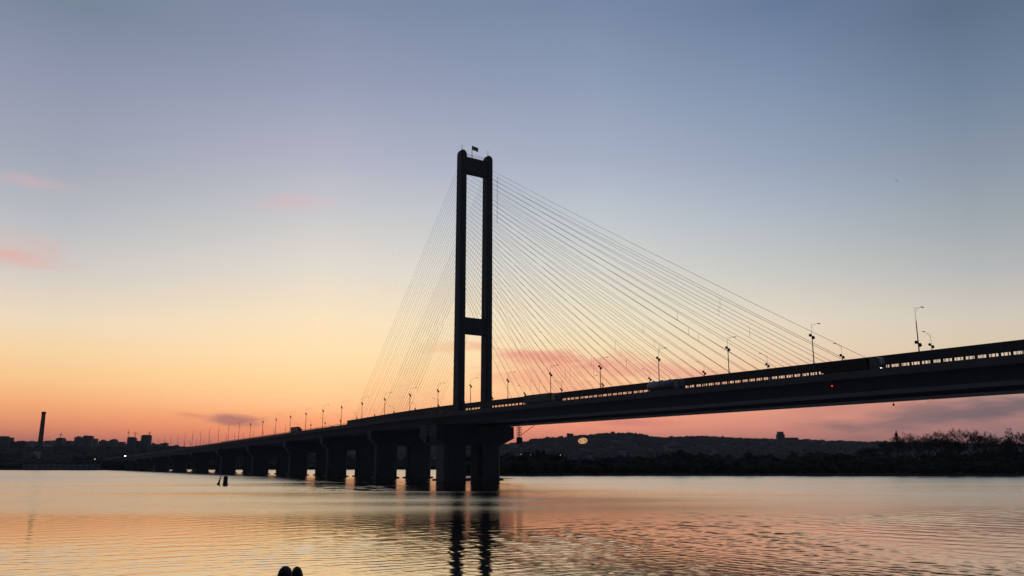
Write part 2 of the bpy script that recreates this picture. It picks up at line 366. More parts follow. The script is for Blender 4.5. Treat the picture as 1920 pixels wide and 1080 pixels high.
def clump(mb, c, r, h, n, rng, size):
    for _ in range(n):
        a = rng.uniform(0, 6.28); u = rng.random()**.5; zz = rng.uniform(-1, 1)
        p = Vector((c[0]+r*u*math.cos(a)*math.sqrt(1-zz*zz*.8), c[1]+r*u*math.sin(a)*math.sqrt(1-zz*zz*.8), c[2]+h*zz))
        d1 = Vector((rng.gauss(0,1), rng.gauss(0,1), rng.gauss(0,1))).normalized()*size*rng.uniform(.5,1.2)
        d2 = Vector((rng.gauss(0,1), rng.gauss(0,1), rng.gauss(0,1))).normalized()*size*rng.uniform(.5,1.2)
        mb.add([p-d1*.5-d2*.3, p+d1*.6, p+d2*.7], [(0,1,2)])
def blob(mb, c, r, h, rng, nn=6):
    vs = [(c[0], c[1], c[2]-h)]
    for k in range(1, 4):
        for i in range(nn):
            t = math.pi*k/4; a = 2*math.pi*i/nn+k*.5; q = rng.uniform(.75, 1.15)
            vs.append((c[0]+r*math.sin(t)*math.cos(a)*q, c[1]+r*math.sin(t)*math.sin(a)*q, c[2]-h*math.cos(t)*q))
    vs.append((c[0], c[1], c[2]+h)); f = []
    for i in range(nn):
        j = (i+1) % nn; f.append((0, 1+j, 1+i)); f.append((3*nn+1, 1+2*nn+i, 1+2*nn+j))
        for k in range(2): f.append((1+k*nn+i, 1+k*nn+j, 1+(k+1)*nn+j, 1+(k+1)*nn+i))
    mb.add(vs, f)
def hill_wood(name, pts, seed, lab, k=1.0):
    rng = random.Random(seed); mb = MB()
    for (x, y, z), (x2, y2, z2) in zip(pts, pts[1:]):
        if abs(x) > y*.75: continue
        for _ in range(3):
            t = rng.random(); h = k*rng.uniform(2.5, 6)*(1.6 if rng.random() < .07 else 1)
            c = (x+(x2-x)*t, y+rng.uniform(-30, 10), z+(z2-z)*t+h*.1-1.5)
            w = k*rng.uniform(5, 10)
            blob(mb, c, w, h*.8, rng); clump(mb, (c[0], c[1], c[2]+1), w*1.1, h, 10, rng, 2.6)
    for _ in range(2600):
        i = rng.randrange(len(pts)-1); x, y, z = pts[i]; 
        if abs(x) > y*.75: continue
        f = rng.uniform(0, .9); fr = [(0,0),(.45,.45),(.75,.8),(1,1)]
        for (a, b), (c_, d) in zip(fr, fr[1:]):
            if a <= f <= c_: g = b+(d-b)*(f-a)/(c_-a)
        dy = -(700 if k == 1 else 210)*(1-f); blob(mb, (x*(y+dy)/y, y+dy, .9+(z-.9)*g+2*k), k*rng.uniform(10, 22), k*rng.uniform(4, 8), rng)
    tag(mb.build(name, M['leaf']), lab, 'woodland', kind='stuff')
hill_wood('hillside_wood', pr, 3, 'dark woodland covering the long hill right of the pylon')
hill_wood('hillside_wood', pn, 7, 'low dark wooded slope in front of the left skyline blocks', .55)
hill_wood('hillside_wood', pl, 4, 'dark woodland among the buildings on the left skyline')

# riverside woods (crowns merge into one mass)
def wood(name, x0, x1, dist, rows, step, rowgap, top, lab, seed, bare=0.3, q=26):
    rng = random.Random(seed); mb = MB()
    for r in range(rows):
        D = dist+4+r*rowgap; x = x0
        while x < x1:
            X = x+rng.uniform(-.4,.4)*step; Y = D+rng.uniform(-.4,.4)*rowgap
            pxx = 960+X/Y*FOC/BEAR
            H = top(pxx, r)*rng.uniform(.72, 1.05)
            w = rng.uniform(.5, .8)*step
            mb.tube((X, Y, .8), (X+rng.uniform(-.5,.5), Y, H*.6), .25, .12, 3, False)
            blob(mb, (X, Y, H*.42+.8), w*1.05, H*.42, rng, 5)
            clump(mb, (X, Y, H*.52+.8), w*1.35, H*.52, q, rng, step*.17)
            for _ in range(5):
                blob(mb, (X+rng.uniform(-1,1)*w, Y+rng.uniform(-1,1)*w, .8+H*rng.uniform(.3,.85)), w*.45, H*.13, rng, 5)
            x += step*rng.uniform(.7,1.2)
    tag(mb.build(name, M['leaf']), lab, 'woodland', kind='stuff')
def topR(px, r):
    base = 12.5 if px < 1250 else 12.5+(px-1250)/350*4
    base = min(base, 14)+1.5*math.sin(px*.021)+math.sin(px*.05+1)
    return base*(.62 if r == 0 else .85 if r == 1 else 1)
wood('riverside_wood', -25, 460, 484, 6, 7.5, 11, topR, 'dark wood along the far shore right of the pylon pier', 11)
def topL(px, r):
    b = 15+5*math.sin(px*.05)+3*math.sin(px*.13)
    return b*(.5 if r == 0 else .8 if r == 1 else 1)
wood('riverside_wood', -900, -425, 935, 4, 15, 30, topL, 'dark wood on the far left shore behind the pale quay', 12, q=20)
wood('riverside_wood', -405, -40, 1012, 4, 15, 30, lambda p, r: topL(p, r)*1.1, 'dark wood seen beyond the bridge piers', 13, q=20)

# individual bare spring trees above the wood on the right
def tree(px, D, H, W, lab, seed, dens=1.0, lean=0):
    H *= 1.24; rng = random.Random(seed); p = at(px, D, 1.0); root = empty('bare_tree', p)
    tag(root, lab, 'tree', 'bare trees standing above the wood on the right')
    tr = MB(); br = MB(); tips = []
    def grow(p0, d, ln, r, lv):
        mb = tr if lv == 0 else br
        q = p0+d*ln; n = 5 if lv == 0 else 3
        mb.tube(p0, q, r, r*.62, n, False)
        if lv >= 5: tips.append((q, d)); return
        kids = 2 if lv == 0 else rng.choice((2, 3, 3))
        if lv == 0: kids = 4
        for i in range(kids):
            sp_ = .35+.12*lv; a = rng.uniform(0, 6.28)
            nd = (d+Vector((math.cos(a), math.sin(a), 0))*sp_*rng.uniform(.6,1.5)*W+Vector((0,0,rng.uniform(-.05,.25)))).normalized()
            grow(p0+d*ln*rng.uniform(.6, 1) if i else q, nd, ln*rng.uniform(.62,.86), r*.6, lv+1)
        if lv > 1: tips.append((q, d))
    grow(Vector((0,0,0)), Vector((lean,0,1)).normalized(), H*.25, .012*H+.12, 0)
    for q, d in tips:
        for _ in range(int(9*dens)):
            nd = (d+Vector((rng.gauss(0,.6), rng.gauss(0,.6), rng.gauss(.1,.5)))).normalized(); ln = H*rng.uniform(.03,.075)
            w = Vector((rng.gauss(0,1), rng.gauss(0,1), 0)).normalized()*.07
            m_ = q+nd*ln*.4
            br.add([q-w, q+w, q+nd*ln], [(0,1,2)])
            n2 = (nd+Vector((rng.gauss(0,.7), rng.gauss(0,.7), rng.gauss(0,.5)))).normalized()
            br.add([m_-w, m_+w, m_+n2*ln*.7], [(0,1,2)])
    tr.build('trunk', M['bark'], root); br.build('crown', M['bark'], root)
tree(1631, 540, 19.5, 1.5, 'dense rounded bare tree left of the slim tower on the right', 1, 1.3)
tree(1660, 560, 21, 1.5, 'broad bare tree just left of the slim tower', 2, 1.3)
tree(1700, 500, 24, 1.2, 'open-branched bare tree just right of the slim tower', 3)
tree(1719, 505, 23.5, 1.2, 'thin bare tree second right of the slim tower', 4, .8)
tree(1740, 495, 22.5, 1.3, 'bare tree third right of the slim tower with gaps in its crown', 5, .8)
tree(1765, 500, 24, 1.1, 'upright bare tree in the pair with a sky gap between, right of centre', 6, .9)
tree(1785, 510, 24, 1.2, 'flat-topped bare tree in the pair left of the tallest tree', 7, .9)
tree(1806, 505, 22, 1.3, 'smaller bare tree at the left foot of the tallest tree', 8)
tree(1826, 498, 27.5, 1.45, 'tallest bare tree with a wide rounded crown near the right edge', 9, 1.0)
tree(1852, 515, 25, 1.3, 'bare tree leaning against the right side of the tallest tree', 10)
tree(1878, 520, 22, 1.3, 'low sparse bare tree near the right edge of the wood', 14, .8)
tree(1899, 500, 24.5, 1.4, 'dense bare tree at the far right edge of the photo', 12, 1.2)
tree(1928, 505, 23, 1.4, 'bare tree cut off by the right edge of the photo', 13)

# ------------------------------------------------------------------ far buildings
def building(px0, px1, pytop, D, lab, name='apartment_block', m='wallA', extra=(), depth=18, z0=1.0, wins=True):
    x0, x1 = at(px0, D).x, at(px1, D).x; H = zof((px0+px1)/2, pytop, D)
    root = tag(empty(name, ((x0+x1)/2, D, z0)), lab, 'building', 'buildings on the far skyline'); w = (x1-x0)/2; h = H-z0
    MB().box(-w, w, 0, depth, -6, h).build('wall', M[m], root)
    MB().box(-w-.4, w+.4, -.4, depth+.4, h+.003, h+.9).build('roof', M['roof'], root)
    for a, b, hh in extra:
        MB().box(-w+2*w*a, -w+2*w*b, 3, depth-3, h+.906, h+hh).build('roof_block', M[m], root)
    if wins:
        wb = MB(); k = 0
        nx = max(2, int(2*w/4)); nz_ = max(2, int(h/3.2)); nz_ = min(nz_, 14); sx_ = 2*w/nx
        for i in range(nx):
            for j in range(nz_):
                z = h-2.6-j*3.2
                if z < 1: continue
                wb.box(-w+sx_*(i+.25), -w+sx_*(i+.75), -.06, .02, z, z+1.5)
        tag(wb.build('window_panes', M['pane'], root), kind='stuff')
    return root
building(-14, 12, 821, 1900, 'dark block at the far left edge of the photo', extra=((.2,.7,4),))
building(14, 42, 829, 1500, 'low dark hall just left of the tall chimney', 'factory_hall', 'wallA')
building(99, 112, 823, 2100, 'small block under the thin mast right of the chimney', extra=((.1,.9,3),))
building(114, 127, 827, 2300, 'lowest block between the mast and the wide stepped block', m='wallB')
building(134, 148, 820.5, 2300, 'left wing of the wide stepped block', extra=((.2,.5,4),))
building(149, 165, 818.5, 2320, 'tallest middle part of the wide stepped block', extra=((.1,.4,3),(.6,.9,2.5)))
building(166, 174, 823, 2350, 'right wing of the wide stepped block')
building(181, 197, 827, 2500, 'low block right of the wide stepped block', extra=((.2,.5,4),), m='wallB')
building(201, 212, 825, 2500, 'left block of the pair before the building site', extra=((.3,.8,3),))
building(213, 227, 829, 2520, 'right lower block of the pair before the building site')
building(234, 247, 821.5, 2200, 'unfinished tower under the taller mast', 'apartment_tower', extra=((.1,.8,3),))
building(249, 259, 827, 2220, 'low link block between the two unfinished towers')
building(260, 275, 817, 2200, 'tallest unfinished tower on the left skyline', 'apartment_tower', extra=((.1,.9,2.5),))
building(279, 296, 833, 2700, 'low pale block right of the tallest tower', extra=((.1,.3,4),))
building(297, 309, 831.5, 2750, 'block with a roof hut beside the low pale block', extra=((.5,.8,3),))
building(312, 331, 836.5, 2800, 'last low block before the bridge hides the skyline', m='wallB', extra=((.6,.9,4),))
building(1064, 1076, 813.5, 2520, 'square block standing at the left end of the wooded ridge', z0=60, extra=((.1,.4,2),))
building(1079, 1104, 817, 2540, 'long low block behind the golden lit oval', z0=60, extra=((.3,.9,3),))
building(1462, 1475, 815, 2520, 'narrow tower block rising from the distant ridge on the right', 'apartment_tower', z0=60, extra=((.1,.9,9),))
building(1476, 1500, 821, 2540, 'low wide block beside the narrow tower on the ridge', z0=60)
building(52, 60, 846, 1150, 'small pale shed on the quay behind the chimney foot', 'warehouse', 'quay', wins=False)
building(-10, 40, 852, 1050, 'bluish warehouse at the left edge of the photo', 'warehouse', 'wallA', depth=30)

# quay
q0, q1 = at(44, 921), at(186, 921)
qo = tag(empty('quay_wall', ((q0.x+q1.x)/2, 921, 0)), 'long pale concrete quay wall on the far left shore', 'wall'); qw = (q1.x-q0.x)/2
MB().box(-qw, qw, 0, 4, -1, 6.4).build('wall_face', M['quay'], qo)
MB().box(-qw-.3, qw+.3, -.5, 4.2, 6.405, 6.9).build('coping', M['concrete'], qo)
for k in range(12):
    x = -qw+(k+.5)*2*qw/12; MB().box(x-.4, x+.4, -.45, -.01, -1, 6.2).build('buttress', M['concrete'], qo)

# chimney
cp = at(71, 1400, 1); ct = zof(77, 772, 1400)
co = tag(empty('factory_chimney', cp), 'tall dark brick chimney standing on the left skyline', 'chimney')
MB().lathe([(4.4,-1),(4.2,ct*.12),(3.9,ct*.4),(3.3,ct*.75),(2.9,ct-5)], 20).build('shaft', M['brick'], co, smooth=True)
MB().lathe([(2.92,ct-5),(3.5,ct-4.2),(3.5,ct-1.5),(3.1,ct-1.2),(3.1,ct-1)], 20).build('crown_ring', M['brick'], co)
for zz in (.35, .6, .8):
    MB().lathe([(3.9-.9*zz+.25,ct*zz),(3.9-.9*zz+.55,ct*zz+.1),(3.9-.9*zz+.55,ct*zz+.7),(3.9-.9*zz+.25,ct*zz+.8)], 20).build('gallery', M['dark'], co)
# masts and cranes
def mast(px, D, ytop, ybase, lab, r=.7):
    p = at(px, D, zof(px, ybase, D)); h = zof(px, ytop, D)-p.z; o = tag(empty('radio_mast', p), lab, 'mast')
    MB().tube((0,0,-8), (0,0,h*.6), r, r*.6, 5).build('lower_shaft', M['dark'], o)
    MB().tube((0,0,h*.6), (0,0,h), r*.5, r*.3, 5).build('upper_shaft', M['dark'], o)
    MB().box(-r*2.2, r*2.2, -r*2, r*2, h*.58, h*.64).build('platform', M['dark'], o)
mast(108, 2100, 808, 826, 'thin mast with a platform on the small block right of the chimney', .9)
mast(235.5, 2200, 803, 822, 'tall thin mast on the left unfinished tower', .8)
def crane(px, D, ytop, ybase, j0, j1, lab):
    p = at(px, D, zof(px, ybase, D)); h = zof(px, ytop, D)-p.z; o = tag(empty('tower_crane', p), lab, 'crane', 'tower cranes at the building site')
    m = MB()
    for a in (-.8, .8):
        for b in (-.8, .8): m.tube((a,b,-6), (a,b,h), .22, n=3)
    for k in range(int(h/2.5)): m.tube((-.8,-.8,k*2.5), (.8,-.8,k*2.5+2.5), .15, n=3)
    m.build('tower', M['dark'], o)
    MB().tube((j0,0,h), (0,0,h+.2), .5, .6, 4).build('counter_jib', M['dark'], o)
    MB().tube((0,0,h+.2), (j1,0,h), .6, .3, 4).build('jib', M['dark'], o)
    MB().tube((0,0,h), (0,0,h+4), .5, .2, 4).build('apex', M['dark'], o)
crane(248.5, 2200, 812, 824, -5, 9, 'tower crane between the two unfinished towers')
crane(275.5, 2210, 811.5, 820, -4, 5, 'tower crane at the right side of the tallest unfinished tower')
# slim monument tower behind the right wood
sp_ = at(1686, 900, 1); sh = zof(1685, 807, 900)-1
so = tag(empty('slim_tower', sp_), 'slim dark tower with a small top rising behind the bare trees', 'tower')
MB().lathe([(1.5,-1),(1.2,sh*.5),(1.0,sh*.86)], 10).build('shaft', M['concrete'], so)
MB().lathe([(1.1,sh*.86),(1.5,sh*.88),(1.5,sh*.92),(.7,sh*.94),(.45,sh)], 10).build('top', M['dark'], so)

# golden oval on the hill
go = tag(empty('lit_oval_sign', at(1093.5, 2180, zof(1093.5, 826.5, 2180))), 'golden lit oval sign glowing on the wooded hill', 'sign')
def ring(a, b, r, n, tilt, d):
    m = MB(); c, s = math.cos(tilt), math.sin(tilt); pts = []
    for i in range(n):
        t = 2*math.pi*i/n; x, z = a*math.cos(t), b*math.sin(t); pts.append(Vector((x*c-z*s, d, x*s+z*c)))
    for i in range(n): m.tube(pts[i], pts[(i+1) % n], r, n=5)
    return m
ring(10.6, 5.8, 1.5, 20, .18, 0).build('outer_tube', M['gold'], go)
ring(4.2, 2.2, 1.3, 12, .18, 0).build('inner_tube', M['gold'], go)
MB().prism([(math.cos(i/16*2*math.pi)*12.5, math.sin(i/16*2*math.pi)*7.8) for i in range(16)], 2.4, 3.4).build('back_panel', M['golddim'], go)
for x in (-7, 7): MB().tube((x, 4, -45), (x, 4, 6), .5, n=5).build('post', M['dark'], go)

def lampost_far(px, py, D, r, m, lab):
    z = zof(px, py, D); o = tag(empty('shore_lamp', at(px, D, 1)), lab, 'lamp', 'small lights on the far shores')
    MB().tube((0,0,-.5), (0,0,z-1), .15, .1, 5).build('pole', M['dark'], o)
    MB().lathe([(r*.2,z-1-r),(r*.8,z-1-r*.6),(r,z-1),(r*.8,z-1+r*.6),(r*.2,z-1+r)], 8).build('lamp_head', M[m], o)
lampost_far(233.5, 856, 925, 1.0, 'whitefar', 'bright white lamp on the left shore')
lampost_far(177, 861, 925, .6, 'dimfar', 'faint lamp above the right end of the quay wall')
lampost_far(977, 852, 470+12, .2, 'dimfar', 'leftmost faint light in the wood right of the pylon pier')
lampost_far(995, 853, 482, .14, 'dimfar', 'middle faint light in the wood right of the pylon pier')
lampost_far(1051, 853, 482, .22, 'dimfar', 'rightmost faint light in the wood right of the pylon pier')

# ------------------------------------------------------------------ the bridge: local x across (0 near edge), y along to the far left, z up
TH = R(34.35); BX, BY = -32.0, 333.9
def dz(t):
    if t <= -5: return 0
    if t < 60: return -.0188*(t+5)**2/130
    return -.0188*(t-27.5)
def BP(s, t, z): return Vector((BX+s*math.cos(TH)-t*math.sin(TH), BY+s*math.sin(TH)+t*math.cos(TH), z))
ROAD = 25.6; W = 38.2
bridge = tag(empty('cable_stayed_bridge', (BX, BY, 0), TH), 'long dark cable-stayed road bridge with one tall two-legged pylon', 'bridge')
T0, T1 = -330, 900
path = [(t, dz(t)) for t in ([T0, -200, -100, -5]+list(range(5, 66, 10))+list(range(80, T1+1, 40)))]
Z = ROAD
MB().sweep([(1.6,Z-.9),(2.4,Z-3.8),(13,Z-3.8),(14,Z-.9)], path).build('box_girder', M['steel'], bridge)
MB().sweep([(24.2,Z-.9),(25.2,Z-3.8),(35.8,Z-3.8),(36.6,Z-.9)], path).build('box_girder', M['steel'], bridge)
MB().sweep([(14.2,Z-2.6),(24,Z-2.6),(24,Z-.9),(14.2,Z-.9)], path).build('centre_girder', M['steel'], bridge)
MB().sweep([(-.4,Z-.45),(1.5,Z-.88),(36.7,Z-.88),(38.6,Z-.45),(38.6,Z-.05),(-.4,Z-.05)], path).build('deck_slab', M['concrete'], bridge)
MB().sweep([(1.6,Z-.04),(12.4,Z-.04),(12.4,Z),(1.6,Z)], path).build('road_surface', M['asphalt'], bridge)
MB().sweep([(25.8,Z-.04),(36.6,Z-.04),(36.6,Z),(25.8,Z)], path).build('road_surface', M['asphalt'], bridge)
MB().sweep([(-.55,Z-1.1),(-.405,Z-1.1),(-.405,Z-.045),(0,Z-.045),(0,Z+.55),(-.55,Z+.55)], path).build('parapet', M['concrete'], bridge)
MB().sweep([(38.2,Z-.045),(38.605,Z-.045),(38.605,Z-1.1),(38.75,Z-1.1),(38.75,Z+.55),(38.2,Z+.55)], path).build('parapet', M['concrete'], bridge)
for x in (14.6, 16.1, 21.6, 23.1):
    MB().sweep([(x,Z-.045),(x+.15,Z-.045),(x+.15,Z+.2),(x,Z+.2)], path).build('rail', M['steel'], bridge)
# slender railing on the near and far parapets
for s0 in (-.3, 38.45):
    m = MB(); m.sweep([(s0-.04,Z+1.15),(s0+.04,Z+1.15),(s0+.04,Z+1.22),(s0-.04,Z+1.22)], path)
    t = -260.0
    while t < 300: m.box(s0-.04, s0+.04, t-.05, t+.05, Z+.55+dz(t), Z+1.15+dz(t)); t += .8
    tag(m.build('railing', M['dark'], bridge), kind='stuff')
# raised side beam of the metro track on close-set posts
bp_ = [(t, dz(t)*1.25) for t in [-330,-200,-100,-5]+list(range(5,106,10))+[112]]
MB().sweep([(11.9,Z+2.78),(12.25,Z+2.78),(12.25,Z+4.72),(11.9,Z+4.72)], bp_).build('gallery_beam', M['steel'], bridge)
MB().sweep([(11.8,Z+4.723),(12.4,Z+4.723),(12.4,Z+4.85),(11.8,Z+4.85)], bp_).build('beam_capping', M['dark'], bridge)
MB().sweep([(11.95,Z+.003),(12.2,Z+.003),(12.2,Z+2.70),(11.95,Z+2.70)], [(a, b/1.25) for a, b in bp_ if 5 <= a <= 95]).build('gallery_base', M['steel'], bridge)
MB().sweep([(11.95,Z+.003),(12.2,Z+.003),(12.2,Z+2.05),(11.95,Z+2.05)], [(a, b/1.25) for a, b in bp_ if a < 5]+[(4.9, dz(4.9))]).build('gallery_base', M['steel'], bridge)
post = None; t = -262.0
while t < 111:
    if post is None:
        post = MB().box(-.1, .1, -.24, .24, .2, 2.9).build('gallery_post', M['steel'], bridge)
        post.location = (12.07, t, Z+dz(t))
    else:
        p = post.copy(); C.objects.link(p); p.parent = bridge; p.location = (12.07, t, Z+dz(t)*1.12)
    t += 2.35
m = MB(); t = -262.0
while t < -60:
    for k in (1, 2): m.box(12.03, 12.1, t+k*.78-.04, t+k*.78+.04, Z+1.7, Z+2.79)
    t += 2.35
tag(m.build('thin_bars', M['dark'], bridge), kind='stuff')

# pylon
S1, S2 = 12.35, 25.7
ZB = ROAD-.9
def zleg(py): return zof(867, py, 341.2)
ZT = zleg(283); CB1 = (zleg(323), zleg(295)); CB2 = (zleg(625), zleg(595))
for s in (S1, S2):
    m = MB(); a0, a1, b0, b1 = 1.6, 1.42, 2.45, 2.3     # half sizes bottom / top
    def rect(a, b, z, c=.5): return [(s-a+c,-b,z),(s+a-c,-b,z),(s+a,-b+c,z),(s+a,b-c,z),(s+a-c,b,z),(s-a+c,b,z),(s-a,b-c,z),(s-a,-b+c,z)]
    rings = [rect(a0+.25,b0+.25,ZB-4), rect(a0+.25,b0+.25,Z+3.6), rect(a0,b0,Z+5.0), rect((a0+a1)/2,(b0+b1)/2,(Z+ZT)/2), rect(a1,b1,ZT-2.6), rect(a1-.05,b1-.05,ZT-1.3), rect(a1-.3,b1-.35,ZT-.5), rect(a1-.65,b1-.8,ZT,.3)]
    vs = [v for r_ in rings for v in r_]; fs = [(k*8+i, k*8+(i+1) % 8, k*8+8+(i+1) % 8, k*8+8+i) for k in range(len(rings)-1) for i in range(8)]
    fs += [tuple(range(7,-1,-1)), tuple(range(len(vs)-8, len(vs)))]
    leg = m.add(vs, fs).build('pylon_leg', M['concrete'], bridge)
    for (a, b, h) in ((-.7,-.6,3.4),(.5,.5,3.9)):
        MB().tube((s+a, b, ZT-1), (s+a, b, ZT+h-.8), .07, .04, 4).build('antenna', M['dark'], leg)
    MB().box(s-1.0, s+1.0, -.9, .9, CB2[1]+.5, CB2[1]+.7)
def beam(z0, z1):
    return MB().box(S1+1.35, S2-1.35, -1.75, 1.75, z0, z1).build('crossbeam', M['concrete'], bridge, bevel=.15)
ub = beam(*CB1); lb = beam(*CB2)
m = MB(); 
for y in (-1.6, 1.6):
    for k in range(7): m.tube((S1+1.7+k*1.45, y, CB1[1]-.02), (S1+1.7+k*1.45, y, CB1[1]+1.3), .05, n=4)
    m.tube((S1+1.5, y, CB1[1]+1.3), (S2-1.5, y, CB1[1]+1.3), .05, n=4); m.tube((S1+1.5, y, CB1[1]+.7), (S2-1.5, y, CB1[1]+.7), .04, n=4)
m.build('guard_rail', M['dark'], ub)
# stay cables, two planes, fan of parallel-ish stays
NC = 30; zt, zl = zof(914, 320, 348), zof(861, 545, 341)
ties = []; jr = random.Random(8)
for side_, (ta, tb) in (('river', (-43, -186)), ('shore', (47, 110))):
    NC = 30 if ta < 0 else 23
    for s in (S1, S2):
        so_ = s-.5 if s == S1 else s+.5
        prev = None
        for k in range(NC):
            f = k/(NC-1); t = ta+(tb-ta)*min(1, max(0, f+(jr.uniform(-.012, .012) if ta > 0 else jr.uniform(-.004, .004)))); z1 = zl+(zt-zl)*f; z0 = Z+.1+dz(t)
            y1 = 1.9*(-1 if t < 0 else 1)
            p, q = Vector((so_, y1, z1)), Vector((so_, t, z0))
            m = MB(); prevp = p; r = .05 if t < 0 else .036
            n = 4
            for j in range(1, n+1):
                g = j/n; pt = p.lerp(q, g); pt.z -= .006*(p-q).length*4*g*(1-g)*.8
                m.tube(prevp, pt, r, n=5, caps=False); prevp = pt
            m.build('stay_cable', M['cable'], bridge)
            if prev and t < -60 and (k % 4 in ((0, 1) if s == S1 else (2,))):
                tt = t*(.80+.05*math.sin(k*1.7)); pts_ = []
                for P_, Q_ in ((p, q), prev):
                    g = (tt-P_.y)/(Q_.y-P_.y); pt = P_.lerp(Q_, g); pt.z -= .006*(P_-Q_).length*4*g*(1-g)*.8; pts_.append(pt)
                ties.append(tuple(pts_))
            prev = (p, q)
for a, b in ties: MB().tube(a, b, .035, n=4).build('cable_tie', M['dark'], bridge)
for s in (S2,):
    m = MB(); m.tube((s+.5, -7, zt-5), (s+.5, -7, zt-26), .07, n=4).build('cable_tie', M['dark'], bridge)

# piers
def pier(t, cap, b, zc, cols_, capb, capf=None, tp=.35):
    capf = capb if capf is None else capf
    zt_ = ROAD-3.82+dz(t)
    cp_ = MB().prism([(cap[0],zt_),(cap[0],zt_-zc*tp),(cols_[0][0],zt_-zc),(cols_[-1][1],zt_-zc),(cap[1],zt_-zc*tp),(cap[1],zt_)], t-capb, t+capf).build('pier', M['concrete'], bridge)
    for a0_, a1_ in cols_:
        m = MB(); c = min(1.2, b*.5)
        o = [(a0_,t-b+c),(a0_+c,t-b),(a1_-c,t-b),(a1_,t-b+c),(a1_,t+b-c),(a1_-c,t+b),(a0_+c,t+b),(a0_,t+b-c)]
        vs = [(x,y,-6) for x,y in o]+[(x,y,zt_-zc-.002) for x,y in o]
        m.add(vs, [(i,(i+1)%8,8+(i+1)%8,8+i) for i in range(8)]+[tuple(range(7,-1,-1)),tuple(range(8,16))])
        m.build('column', M['concrete'], cp_)
        MB().box(a0_-.6, a1_+.6, t-b-.6, t+b+.6, -6, .7).build('footing', M['concrete'], cp_)
pier(0, (.2,37.4), 4.2, 7.9, [(4.0,14.4),(20.2,30.6)], 3.4, 10.5, .62)
for t in (61, 119, 175, 243, 314, 386, 458, 530, 602, 674, 746, 818):
    pier(t, (1.2,36.8), 1.7, 6.3 if t < 300 else 5.2, [(4.6,15.3),(20.6,33.0)], 1.9, None, .5)
pier(-270, (1.2,36.8), 2.4, 4, [(4.6,15.3),(20.6,33.0)], 2.6)
# service ladders and braces at both ends of the pylon pier
def ladder(s, t, z0, z1, dirx):
    m = MB()
    for a in (0, 1.3):
        m.tube((s, t+a, z0), (s, t+a, z1), .12, n=4); m.tube((s+dirx*1.2, t+a, z0), (s+dirx*1.2, t+a, z1), .12, n=4)
    lo = m.build('service_ladder', M['dark'], bridge)
    z = z0
    while z < z1:
        MB().box(min(s,s+dirx*1.2), max(s,s+dirx*1.2), t, t+1.3, z, z+.22).build('landing', M['dark'], lo); z += 1.05
    MB().box(min(s,s+dirx*1.6), max(s,s+dirx*1.6), t-.4, t+1.7, z0-2.6, z0-.01).build('cage', M['steel'], lo)
ladder(38.5, -5.4, 17.3, 21.9, 1); ladder(-1.6, -1, 17.5, 22.0, -1)
MB().tube((39.4, -5.4, 18.2), (38.2, -17, 21.9), .12, n=4).build('brace', M['dark'], bridge)

# ------------------------------------------------------------------ street lamps
def lamp_proto(sgn):
    o = empty('street_lamp', (0,0,0), TH)
    MB().tube((0,0,-.1), (0,0,9.6), .15, .09, 8).build('pole', M['dark'], o)
    MB().tube((0,0,9.6), (0,0,12.3), .04, .03, 6).build('mast_top', M['dark'], o)
    MB().lathe([(.1,8.75),(.34,8.9),(.38,9.2),(.25,9.5),(.1,9.55)], 8, 0, -.32).build('floodlight', M['dark'], o)
    MB().lathe([(.1,9.45),(.32,9.55),(.34,9.85),(.22,10.1),(.08,10.15)], 8, 0, .42).build('floodlight', M['dark'], o)
    MB().tube((0,.42,9.8), (0,0,9.3), .05, n=4).build('bracket', M['dark'], o)
    MB().tube((0,0,12.2), (sgn*2.6,0,12.7), .032, .025, 5).build('lamp_arm', M['dark'], o)
    MB().tube((0,0,11.5), (sgn*1.5,0,12.4), .02, n=4).build('stay_rod', M['dark'], o)
    m = MB(); x = sgn*2.9; m.box(x-.45, x+.45, -.14, .14, 12.64, 12.8); m.build('lamp_head', M['grey'], o, bevel=.03)
    return o
def lamp_simple(sgn):
    m = MB().tube((0,0,-.1), (0,0,12.3), .15, .05, 6).tube((0,0,12.2), (sgn*2.0,0,12.6), .03, n=4)
    m.box(-.2, .2, -.25, .25, 9.1, 9.5)
    return m.mesh('street_lamp')
def copy_tree(o):
    c = o.copy(); C.objects.link(c)
    for ch in list(o.children):
        d = ch.copy(); C.objects.link(d); d.parent = c
    return c
for sgn, s, tfirst, word in ((1, .45, -202.6, 'near'), (-1, 37.75, -209.8, 'far')):
    proto = lamp_proto(sgn); sm = lamp_simple(sgn); sm.materials.append(M['dark']); t = tfirst; k = 0
    while t < 890:
        k += 1
        if k == 1: o = proto
        elif t < 260: o = copy_tree(proto)
        else:
            o = bpy.data.objects.new('street_lamp', sm); C.objects.link(o); o.rotation_euler = (0,0,TH)
        o.location = BP(s, t, ROAD+dz(t))
        tag(o, '%s lamp post from the right along the %s side of the bridge' % (ordinal(k), word), 'street lamp', 'street lamps along the bridge deck')
        t += 24.85 if t < -5 else 24.1
    if sgn == 1:
        for ch in proto.children:
            if ch.name.split('.')[0] in ('floodlight', 'bracket'): ch.location.z -= 4.6

